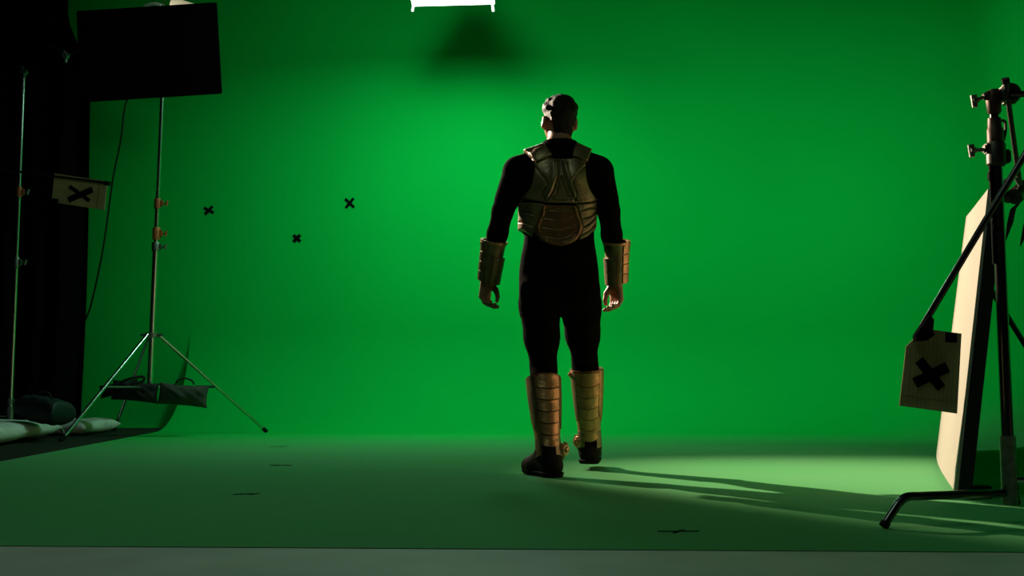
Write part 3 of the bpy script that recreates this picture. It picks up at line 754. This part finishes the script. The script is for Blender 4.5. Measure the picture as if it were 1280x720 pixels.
# head, turned a little to the left
HC = at(699.5, 148.5, PB + .045)
HR = Matrix.Rotation(R(14), 3, 'Z') @ Matrix.Rotation(R(8), 3, 'X')
def hp(x, y, z): return HC + HR @ V((x, y, z))
def hell(x, y, z, r, k=.015, kind='add', rot=HR): return ell(hp(x, y, z), r, k, rot, kind)
head = [hell(0, -.005, .022, (.076, .096, .088)), hell(0, .03, -.045, (.062, .070, .065), .03), hell(0, .065, -.088, (.030, .024, .020), .03),
        cone(hp(-.056, .0, -.05), hp(-.02, .07, -.088), .020, .016, .03), cone(hp(.056, .0, -.05), hp(.02, .07, -.088), .020, .016, .03),
        cone(hp(-.035, .083, .012), hp(.035, .083, .012), .012, .012, .012),
        cone(hp(0, .088, .005), hp(0, .112, -.030), .008, .013, .010), hell(-.013, .100, -.034, (.009, .010, .007), .006), hell(.013, .100, -.034, (.009, .010, .007), .006),
        hell(0, .094, -.056, (.024, .010, .006), .005), hell(0, .092, -.066, (.021, .010, .007), .005),
        hell(-.045, .070, -.025, (.018, .016, .016), .02), hell(.045, .070, -.025, (.018, .016, .016), .02),
        hell(-.031, .098, .000, (.014, .012, .009), 0, 'cut'), hell(.031, .098, .000, (.014, .012, .009), 0, 'cut'),
        hell(-.031, .078, .000, (.012, .012, .012), .003), hell(.031, .078, .000, (.012, .012, .012), .003)]
for s in (-1, 1):
    er = HR @ Matrix.Rotation(R(-22 * s), 3, 'Z') @ Matrix.Rotation(R(12), 3, 'X')
    head += [ell(hp(.086 * s, -.008, -.022), (.010, .019, .033), .006, er), ell(hp(.095 * s, -.002, -.018), (.005, .010, .018), 0, er, 'cut'), ell(hp(.080 * s, .002, -.048), (.006, .009, .010), .006, er)]
def hand(s, W_, mid, fwd, palm_dir, K):
    """W_: wrist; fingers hang down and curl towards palm_dir; spread along fwd"""
    pr = []
    down = V((0, 0, -1)); P = palm_dir.normalized()
    kn = W_ + down * .085 + P * K
    pr.append(cone(W_ + V((0, 0, .02)), W_ + down * .02, .028, .026, .015))
    for q in (-1.5, -.5, .5, 1.5):
        pr.append(cone(W_ + down * .015 + fwd * q * .011, kn + fwd * q * .0190, .021, .0160, .014))
    for i, q in enumerate((-1.5, -.5, .5, 1.5)):          # little finger nearest the camera .. index
        L = (.78, .95, 1.0, .92)[i]; curl = (1.35, 1.25, 1.15, 1.0)[i]
        p = kn + fwd * q * .0190; ang = .15
        for j, (l, r0, r1) in enumerate(((.045, .0118, .0106), (.029, .0106, .0096), (.023, .0096, .0082))):
            ang += (.25, .65, .45)[j] * curl
            d = down * math.cos(ang) + P * math.sin(ang); e = p + d * l * L
            pr.append(cone(p, e, r0, r1, .003)); p = e
    tb = W_ + down * .022 + fwd * .022 + P * .014
    t1 = tb + (down * .030 + P * .026 + fwd * .006); t2 = t1 + (down * .032 + P * .010); t3 = t2 + (down * .024 - P * .004)
    pr += [cone(W_ + down * .01 + fwd * .008, tb, .020, .018, .012), cone(tb, t1, .0185, .0145, .010), cone(t1, t2, .0132, .0115, .004), cone(t2, t3, .0115, .0090, .003)]
    return pr
hands = hand('L', at(608, 350, PB + .06), None, V((.60, 1, 0)).normalized(), V((1, -.60, 0)), -.010)
hands += hand('R', at(770, 354, PB + .07), None, V((-.75, 1, 0)).normalized(), V((-1, -.75, 0)), -.004)
def footprims(a, heading, pitch=0.0, z0=0.0):
    h = V((math.sin(heading), math.cos(heading), 0)); 
    heel = V((a.x, a.y, z0 + .045)) - h * .03; ball = V((a.x, a.y, z0 + .036)) + h * .13; toe = ball + h * .06 - V((0, 0, .004))
    return [cone(a, heel, .040, .040, .03), cone(a + h * .02, ball, .044, .034, .03), cone(ball, toe, .036, .028, .02)], heel, ball, toe, h
fl, flh, flb, flt, flv = footprims(J['LA'], R(-27), 0, .012)
fr, frh, frb, frt, frv = footprims(J['RA'], R(8), 0, .045)
LOW = V((-.45, 4.95, -.01)); HIGH = V((.80, 6.05, 1.90))
LOW.x = at(590, 360, PB).x; HIGH.x = at(795, 360, PB).x
fld = Field(LOW, HIGH, .0046)
for p_ in [torso] + traps + glutes + legs + arms + neck + head + hands + fl + fr: fld.add(p_)
body = link('body', fld.mesh('body'), M_SKIN, PER)
# undersuit: same limbs a few millimetres fuller, ending at neck, wrists and ankles
su = Field(LOW, HIGH, .006)
for p_ in [torso] + traps + glutes + legs + arms: su.add(p_, .006)
for p_ in [cone(at(700, 194, PB), at(700, 181, PB + .012), .066, .063, .03)]: su.add(p_, 0)
suit_top = at(700, 181, PB).z
sl, g = su.sub(LOW, HIGH)
lw, rw = J['LW'], J['RW']
cutw = np.where(np.abs(g[0] - J['LW'].x) < .10, lw.z - .01, np.where(np.abs(g[0] - J['RW'].x) < .08, rw.z - .01, -1)) 
su.f = np.maximum(su.f, (cutw - g[2]).astype(np.float32))
su.f = np.maximum(su.f, (.11 - g[2]).astype(np.float32) + 0 * su.f)
su.f = np.maximum(su.f, (g[2] - at(700, 176, PB).z).astype(np.float32) + 0 * su.f)
suit = link('undersuit', su.mesh('undersuit'), M_SUIT, PER)
# hair
hf = Field(hp(-.14, -.16, -.14), hp(.14, .16, .16), .0034)
lo_ = np.minimum(np.array(hp(-.14, -.16, -.14)), np.array(hp(.14, .16, .16))); 
hf = Field(HC - V((.13, .15, .13)), HC + V((.13, .15, .15)), .0034)
hf.add(ell(hp(0, -.012, .028), (.083, .100, .090), 0, HR)); hf.add(ell(hp(0, -.048, -.045), (.064, .056, .076), .03, HR))
hf.add(ell(hp(.01, .03, .085), (.062, .065, .036), .03, HR)); hf.add(ell(hp(.058, .01, .058), (.034, .05, .034), .02, HR)); hf.add(ell(hp(-.056, .0, .050), (.032, .05, .034), .02, HR))
sl, g = hf.sub(HC - V((.2, .2, .2)), HC + V((.2, .2, .2)))
Hm = np.array(HR.transposed()); X_, Y_, Z_ = g[0] - HC.x, g[1] - HC.y, g[2] - HC.z
lx_, ly_, lz_ = [Hm[i, 0] * X_ + Hm[i, 1] * Y_ + Hm[i, 2] * Z_ for i in range(3)]
ns = np.zeros(hf.f.shape, np.float32)
for i in range(14):
    kx, ky, kz = rng.normal(0, 95, 3); ns += np.sin(kx * X_ + ky * Y_ + kz * 0.6 * Z_ + rng.uniform(0, 6))
hf.f = hf.f + (ns * .0009).astype(np.float32)
# hairline: face side and nape are free
hf.f = np.maximum(hf.f, (ly_ - (.062 + np.clip(lz_ - .03, -1, 1) * .45)).astype(np.float32))
hf.f = np.maximum(hf.f, (-.112 - lz_ - .0 * ly_).astype(np.float32))
hf.f = np.maximum(hf.f, np.where((np.abs(lx_) > .050), (-.004 - lz_ + (ly_ + .03) * .5), -1).astype(np.float32))
# cut the head volume away so the hair is a cap
link('hair', hf.mesh('hair'), M_HAIR, PER)

# ---- vest
from functools import lru_cache
def poly_sd(X, Z, pts):
    d = None; ins = np.zeros(np.broadcast(X, Z).shape, bool); n = len(pts)
    for i in range(n):
        (ax, az), (bx, bz) = pts[i], pts[(i + 1) % n]
        ex, ez = bx - ax, bz - az; t = np.clip(((X - ax) * ex + (Z - az) * ez) / (ex * ex + ez * ez), 0, 1)
        q = np.sqrt((X - ax - t * ex) ** 2 + (Z - az - t * ez) ** 2); d = q if d is None else np.minimum(d, q)
        c = ((az > Z) != (bz > Z)) & (X < (bx - ax) * (Z - az) / ((bz - az) if bz != az else 1e-9) + ax); ins ^= c
    return np.where(ins, -d, d)
def line_d(X, Z, pts):
    d = None
    for (ax, az), (bx, bz) in zip(pts, pts[1:]):
        ex, ez = bx - ax, bz - az; t = np.clip(((X - ax) * ex + (Z - az) * ez) / (ex * ex + ez * ez + 1e-12), 0, 1)
        q = np.sqrt((X - ax - t * ex) ** 2 + (Z - az - t * ez) ** 2); d = q if d is None else np.minimum(d, q)
    return d
YB = PB - .13
def xz(px, py, Y=YB): p = at(px, py, Y); return (p.x, p.z)
def cv(pts, n=6): return [(q.x, q.z) for q in smooth_path([V((xz(*p)[0], 0, xz(*p)[1])) for p in pts], n)]
vlo = V((at(635, 300, PB).x, PB - .27, at(700, 318, PB).z)); vhi = V((at(762, 300, PB).x, PB + .27, at(700, 172, PB).z))
VH = .0036
base = Field(vlo, vhi, VH)
for p_ in [torso] + traps: base.add(p_, 0, .10)
BASE = base.f
slg, G3 = base.sub(vlo, vhi); GX, GY, GZ = G3
GX2, GZ2 = GX[:, 0, :], GZ[0, 0, :][None, :] + 0 * GX[:, 0, :]
def shell(name, poly, off, thick, m, back=True, hf_=None, grooves=(), gw=.0026, gd=.006, rnd=.004, ridge=(), yside=None):
    sd = poly_sd(GX2, GZ2, poly)
    o2 = np.full(sd.shape, off)
    if hf_ is not None: o2 = o2 + hf_(GX2, GZ2)
    for gpts in grooves: o2 = o2 - gd * np.exp(-(line_d(GX2, GZ2, gpts) / gw) ** 2)
    for gpts, rh, rw_ in ridge: o2 = o2 + rh * np.exp(-(line_d(GX2, GZ2, gpts) / rw_) ** 2)
    o2 = o2 - .010 * np.clip((sd + rnd) / rnd, 0, 1) ** 2     # softened rim
    f = np.maximum(BASE - o2[:, None, :], (off - thick) - BASE)
    f = np.maximum(f, sd[:, None, :])
    if back is not None: f = np.maximum(f, (GY - (PB + .0)) if back else ((PB + .0) - GY))
    fo_ = Field(vlo, vhi, VH); fo_.f = f.astype(np.float32)
    fo_.f[0] = fo_.f[-1] = 1; fo_.f[:, 0] = 1; fo_.f[:, -1] = 1; fo_.f[:, :, 0] = 1; fo_.f[:, :, -1] = 1
    return link(name, fo_.mesh(name), m, PER)
MIDX = xz(702, 250)[0]
UP = cv([(678, 194), (690, 197), (703, 198), (717, 197), (729, 192)], 4) + cv([(733, 197), (732, 212), (735, 230), (741, 241), (748.5, 247)], 4) + cv([(742, 252), (722, 254.5), (702, 254), (680, 253.5), (662, 249), (647, 247)], 4) + cv([(655, 243), (663, 234), (667, 218), (668, 206), (664, 197)], 4)
def upraise(X, Z):
    r = 0
    for (x, y, w, h, a) in ((686, 222, .040, .060, .014), (719, 222, .040, .060, .014)):
        cx_, cz_ = xz(x, y); r = r + a * np.exp(-((X - cx_) / w) ** 2 - ((Z - cz_) / h) ** 2)
    return r
spL = cv([(699, 201), (699, 215), (695, 232), (689, 245), (683, 252)]); spR = cv([(702, 201), (705, 215), (709, 232), (715, 245), (721, 252)])
shell('back_plate', UP, .026, .016, M_ARM, True, upraise,
      [spL, spR, cv([(669, 208), (677, 220), (684, 231), (678, 243), (682, 252)]), cv([(731, 208), (721, 220), (716, 231), (721, 243), (718, 252)]),
       cv([(701, 222), (695, 243), (690, 250), (713, 250), (708, 243), (701, 222)], 3)],
      .0030, .010, ridge=[(cv([(695, 204), (695, 218), (690, 234), (684, 246)]), .010, .009), (cv([(706, 204), (709, 218), (714, 234), (719, 246)]), .007, .009)])
SIDEL = cv([(647, 249), (660, 252), (680, 255)], 4) + cv([(675, 268), (667, 290), (666, 296)], 4) + cv([(657, 288), (651, 284), (646.5, 283), (647.5, 266)], 4)
SIDER = cv([(748, 249), (738, 253), (720, 255.5)], 4) + cv([(724, 265), (728, 282), (724, 300)], 4) + cv([(735, 294), (741, 288), (746.5, 283), (748, 265)], 4)
shell('side_plate', SIDEL, .027, .016, M_ARM, None, None, [cv([(650, 262), (668, 268)]), cv([(649, 274), (666, 282)])], .0025, .006)
shell('side_plate', SIDER, .027, .016, M_ARM, None, None, [cv([(725, 264), (736, 260), (747, 258)]), cv([(729, 272), (738, 270), (746, 263)]), cv([(729, 283), (738, 278), (746, 270)]), cv([(727, 293), (738, 287), (746, 278)])], .0028, .008)
LUM = cv([(677, 255.5), (700, 257), (721, 256.5)], 4) + cv([(724, 266), (729, 280), (728, 290), (721, 300)], 4) + cv([(712, 305), (700, 307.5), (688, 305.5), (676, 300)], 4) + cv([(667, 289), (668, 278), (674, 266)], 4)
rimR = cv([(718, 259), (721, 270), (725, 280), (724, 290), (717, 299), (705, 304)]); rimL = cv([(680, 259), (678, 270), (673, 281), (675, 292), (682, 300)])
shell('lumbar_plate', LUM, .025, .015, M_ARMB, True, None,
      [cv([(681, 262), (700, 263), (718, 262)]), cv([(677, 272), (700, 274), (721, 272)]), cv([(678, 283), (700, 286), (722, 281)]), cv([(680, 294), (700, 297), (720, 291)])], .0022, .006,
      ridge=[(rimR, .009, .005), (rimL, .007, .005)])
# front plate
FR = cv([(676, 200), (690, 206), (703, 208), (717, 206), (727, 200)], 4) + cv([(729, 215), (733, 232), (744, 244)], 4) + cv([(745, 262), (742, 284), (722, 300), (700, 305), (680, 300), (655, 284), (650, 262), (650, 246)], 4) + cv([(663, 234), (668, 215)], 4)
shell('chest_plate', FR, .026, .016, M_ARM, False, None, [cv([(701, 208), (701, 300)]), cv([(655, 252), (700, 262), (742, 252)])], .003, .008)
# shoulder straps over the top
for nm, pl in (('L', [(654, 187), (679, 180.5), (683, 186), (690, 198), (670, 208), (662, 198)]), ('R', [(720, 179.5), (740, 187), (733, 206), (714, 200), (716, 190)])):
    pp = [xz(*q, PB - .04) for q in pl]
    o_ = shell('shoulder_strap', pp, .041, .033, M_ARM, None, None, [], rnd=.006)

# ---- curved plates around a limb
def plate(bm, p0, p1, rfn, t0, t1, a0, a1, thick, nt=16, na=24, dip=0.0, dip0=0.0, twist=0.0):
    d = (p1 - p0); L = d.length; d.normalize(); vv = V((0, -1, 0)); vv = (vv - d * vv.dot(d)).normalized(); uu = vv.cross(d)
    if uu.x < 0: uu = -uu
    G = {}; full = abs(a1 - a0) > 359.9
    for i in range(nt + 1):
        for j in range(na + 1):
            w = j / na; A = R(a0 + (a1 - a0) * w); s = 1 - (2 * w - 1) ** 2
            t = (t0 + dip0 * s) * (1 - i / nt) + (t1 + dip * s) * i / nt
            r = rfn(t, A)
            for k in (0, 1):
                rr = r - (thick if k else 0)
                G[i, j, k] = bm.verts.new(p0 + d * t * L + (uu * math.sin(A) * rr + vv * math.cos(A) * rr)) if not (full and j == na) else G[i, 0, k]
    for i in range(nt):
        for j in range(na):
            for k in (0, 1): bm.faces.new([G[i, j, k], G[i + 1, j, k], G[i + 1, j + 1, k], G[i, j + 1, k]])
    for j in range(na):
        for i in (0, nt): bm.faces.new([G[i, j, 0], G[i, j + 1, 0], G[i, j + 1, 1], G[i, j, 1]])
    if not full:
        for i in range(nt):
            for j in (0, na): bm.faces.new([G[i, j, 0], G[i + 1, j, 0], G[i + 1, j, 1], G[i, j, 1]])
def mk(name, m, *a, **k):
    bm = bmesh.new(); plate(bm, *a, **k); return obj(name, bm, m, PER, sharp=50)
def lerp(a, b, t): return a + (b - a) * t
# gauntlets
for s, top, bot, r0, r1 in (('L', at(617.5, 303, PB - .0), at(610.5, 351, PB + .055), .0640, .0540), ('R', at(770.5, 304, PB - .0), at(771, 353, PB + .06), .0650, .0540)):
    sg = 1 if s == 'R' else -1
    top.z += .004
    g0 = bpy.data.objects.new('gauntlet', None)
    rf = lambda t, A, r0=r0, r1=r1: lerp(r0, r1, t) * (1 + .05 * math.cos(2 * A)) + .006 * max(0, .12 - t) / .12
    G0 = mk('gauntlet', M_ARM, top, bot, rf, 0.0, 1.0, 0, 360, .007, nt=16, na=48)
    def sub(name, m, *a, **k):
        bm = bmesh.new(); plate(bm, *a, **k); o = obj(name, bm, m, G0, sharp=50); return o
    rf2 = lambda t, A: rf(t, A) + .008
    # inner flap, towards the body
    sub('inner_flap', M_ARM, top, bot, lambda t, A: rf(t, A) + .011, .36, 1.04, -sg * 12, -sg * 80, .009, nt=10, na=14)
    sub('flap_border', M_ARMB, top, bot, lambda t, A: rf(t, A) + .006, .30, 1.0, sg * 2, -sg * 12, .006, nt=10, na=5)
    for k in range(4):
        sub('outer_segment', M_ARMT if s == 'R' else M_ARM, top, bot, rf2, .02 + k * .245, .02 + k * .245 + .218, sg * 24, sg * 70, .012, nt=5, na=8)
    sub('cuff_rim', M_ARMT, top, bot, lambda t, A: rf(0, A) + .003, -.03, .025, 0, 360, .012, nt=3, na=48)
# greaves
M_GREAVE = mat('dark_bronze_underlayer', (0.08, 0.045, 0.02), 0.45, 0.5, noise=0.3, nscale=20)
for s, top, bot, rr_, an in (('L', at(679, 474, PB - .045), at(685.5, 563, PB - .15), [(0, .084), (.25, .080), (.55, .071), (.85, .059), (1, .058)], -1), ('R', at(733.5, 462, PB + .225), at(737, 549, PB + .285), [(0, .084), (.25, .079), (.55, .070), (.85, .057), (1, .056)], 1)):
    sg = 1 if s == 'R' else -1
    ts = [q[0] for q in rr_]; rs_ = [q[1] for q in rr_]
    def rf(t, A, ts=ts, rs_=rs_): 
        return float(np.interp(t, ts, rs_)) * (1 + .04 * math.cos(2 * A))
    G0 = mk('greave', M_GREAVE, top, bot, rf, 0, 1.0, 0, 360, .008, nt=24, na=56)
    def sub(name, m, *a, **k):
        bm = bmesh.new(); plate(bm, *a, **k); o = obj(name, bm, m, G0, sharp=50); return o
    c0 = 12 if s == 'L' else -4
    for k in range(6):
        t0 = .02 + k * .158
        sub('calf_segment', M_ARMT, top, bot, lambda t, A, k=k: rf(t, A) + .006 + .0010 * (5 - k) + .006 * max(0, (t - t0) / .17 - .5), t0, t0 + .144, c0 - 40, c0 + 40, .010, nt=6, na=18, dip=.045, dip0=.045 if k else 0)
    sub('side_panel', M_ARMT if s == 'R' else M_ARMB, top, bot, lambda t, A: rf(t, A) + .008, .0, .56, c0 + 44, c0 + 105, .012, nt=12, na=14, dip=.16)
    sub('side_panel', M_ARM, top, bot, lambda t, A: rf(t, A) + .007, .0, .56, c0 - 44, c0 - 105, .012, nt=12, na=14, dip=.16)
    for sd in (1, -1): sub('lower_shell', M_ARMT, top, bot, lambda t, A: rf(t, A) + .004, .50, .97, c0 + sd * 44, c0 + sd * 125, .008, nt=10, na=14, dip0=.16)
    sub('ankle_cuff', M_ARM, top, bot, lambda t, A: rf(.9, A) + .006 + .014 * (t - .86), .86, 1.10, 30, 330, .008, nt=6, na=40)
    sub('top_rim', M_ARMB, top, bot, lambda t, A: rf(0, A) + .005, -.012, .025, 0, 360, .012, nt=3, na=56)
    pos = [at(705, 562, PB - .16)] if s == 'L' else [at(722.5, 552, PB + .27)]
    hub = -1 if s == 'R' else 1
    for q in pos + ([at(715.5, 468, PB + .215)] if s == 'R' else []):
        rr2 = .031 if q in pos else .020
        bm = bmesh.new(); ring_lathe(bm, q, V((hub, -.75, 0)).normalized(), [(-.026, .001), (-.026, rr2 * .8), (-.010, rr2), (.006, rr2), (.014, rr2 * .78), (.014, rr2 * .5), (.024, rr2 * .38), (.026, .001)], 24)
        o = obj('ankle_disc' if q in pos else 'knee_bolt', bm, M_ARMT, G0)
    bm = bmesh.new(); q = pos[0] + V((0, .01, 0)); dv = V((hub * .25, -.05, 1)).normalized()
    tube(bm, [q - dv * .05, q - dv * .02, q + dv * .02, q + dv * .036], [.010, .017, .016, .010], 12); o = obj('ankle_strap', bm, M_ARM, G0)
# boots
for s, a, heel, ball, toe, h, z0 in (('L', J['LA'], flh, flb, flt, flv, 0.0055), ('R', J['RA'], frh, frb, frt, frv, .034)):
    q = Field(V((a.x - .3, a.y - .3, -.02)), V((a.x + .3, a.y + .3, .30)), .005)
    q.add(cone(a + V((0, 0, .05)), a - V((0, 0, .01)), .047, .049, .0)); q.add(cone(a, V(heel), .050, .052, .03)); q.add(cone(a + h * .02, V(ball), .056, .047, .035)); q.add(cone(V(ball), V(toe), .049, .040, .03))
    q.add(cone(V(heel), V(toe), .048, .040, .02))
    sl, g = q.sub(q.lo, q.lo + 1.0); q.f = np.maximum(q.f, (z0 + .018 - g[2]).astype(np.float32) + 0 * q.f); q.f = np.maximum(q.f, (g[2] - (a.z + .045)).astype(np.float32) + 0 * q.f)
    bo = link('boot', q.mesh('boot'), M_BOOT, PER)
    q = Field(V((a.x - .3, a.y - .3, -.03)), V((a.x + .3, a.y + .3, .12)), .004)
    q.add(cone(V((heel.x, heel.y, z0 + .03)), V((toe.x, toe.y, z0 + .03)), .054, .045, .0)); q.add(ell(V((ball.x, ball.y, z0 + .03)), (.056, .056, .06), .01)); q.add(ell(V((heel.x, heel.y, z0 + .03)) - h * .004, (.056, .056, .06), .01))
    sl, g = q.sub(q.lo, q.lo + 1.0); q.f = np.maximum(q.f, (z0 - g[2]).astype(np.float32) + 0 * q.f); q.f = np.maximum(q.f, (g[2] - (z0 + .022)).astype(np.float32) + 0 * q.f)
    arch = (g[0] - a.x) * h.x + (g[1] - a.y) * h.y
    q.f = np.maximum(q.f, np.where((arch > .015) & (arch < .065), (z0 + .009 - g[2]), -1).astype(np.float32))
    o = link('sole', q.mesh('sole'), M_RUB, bo)
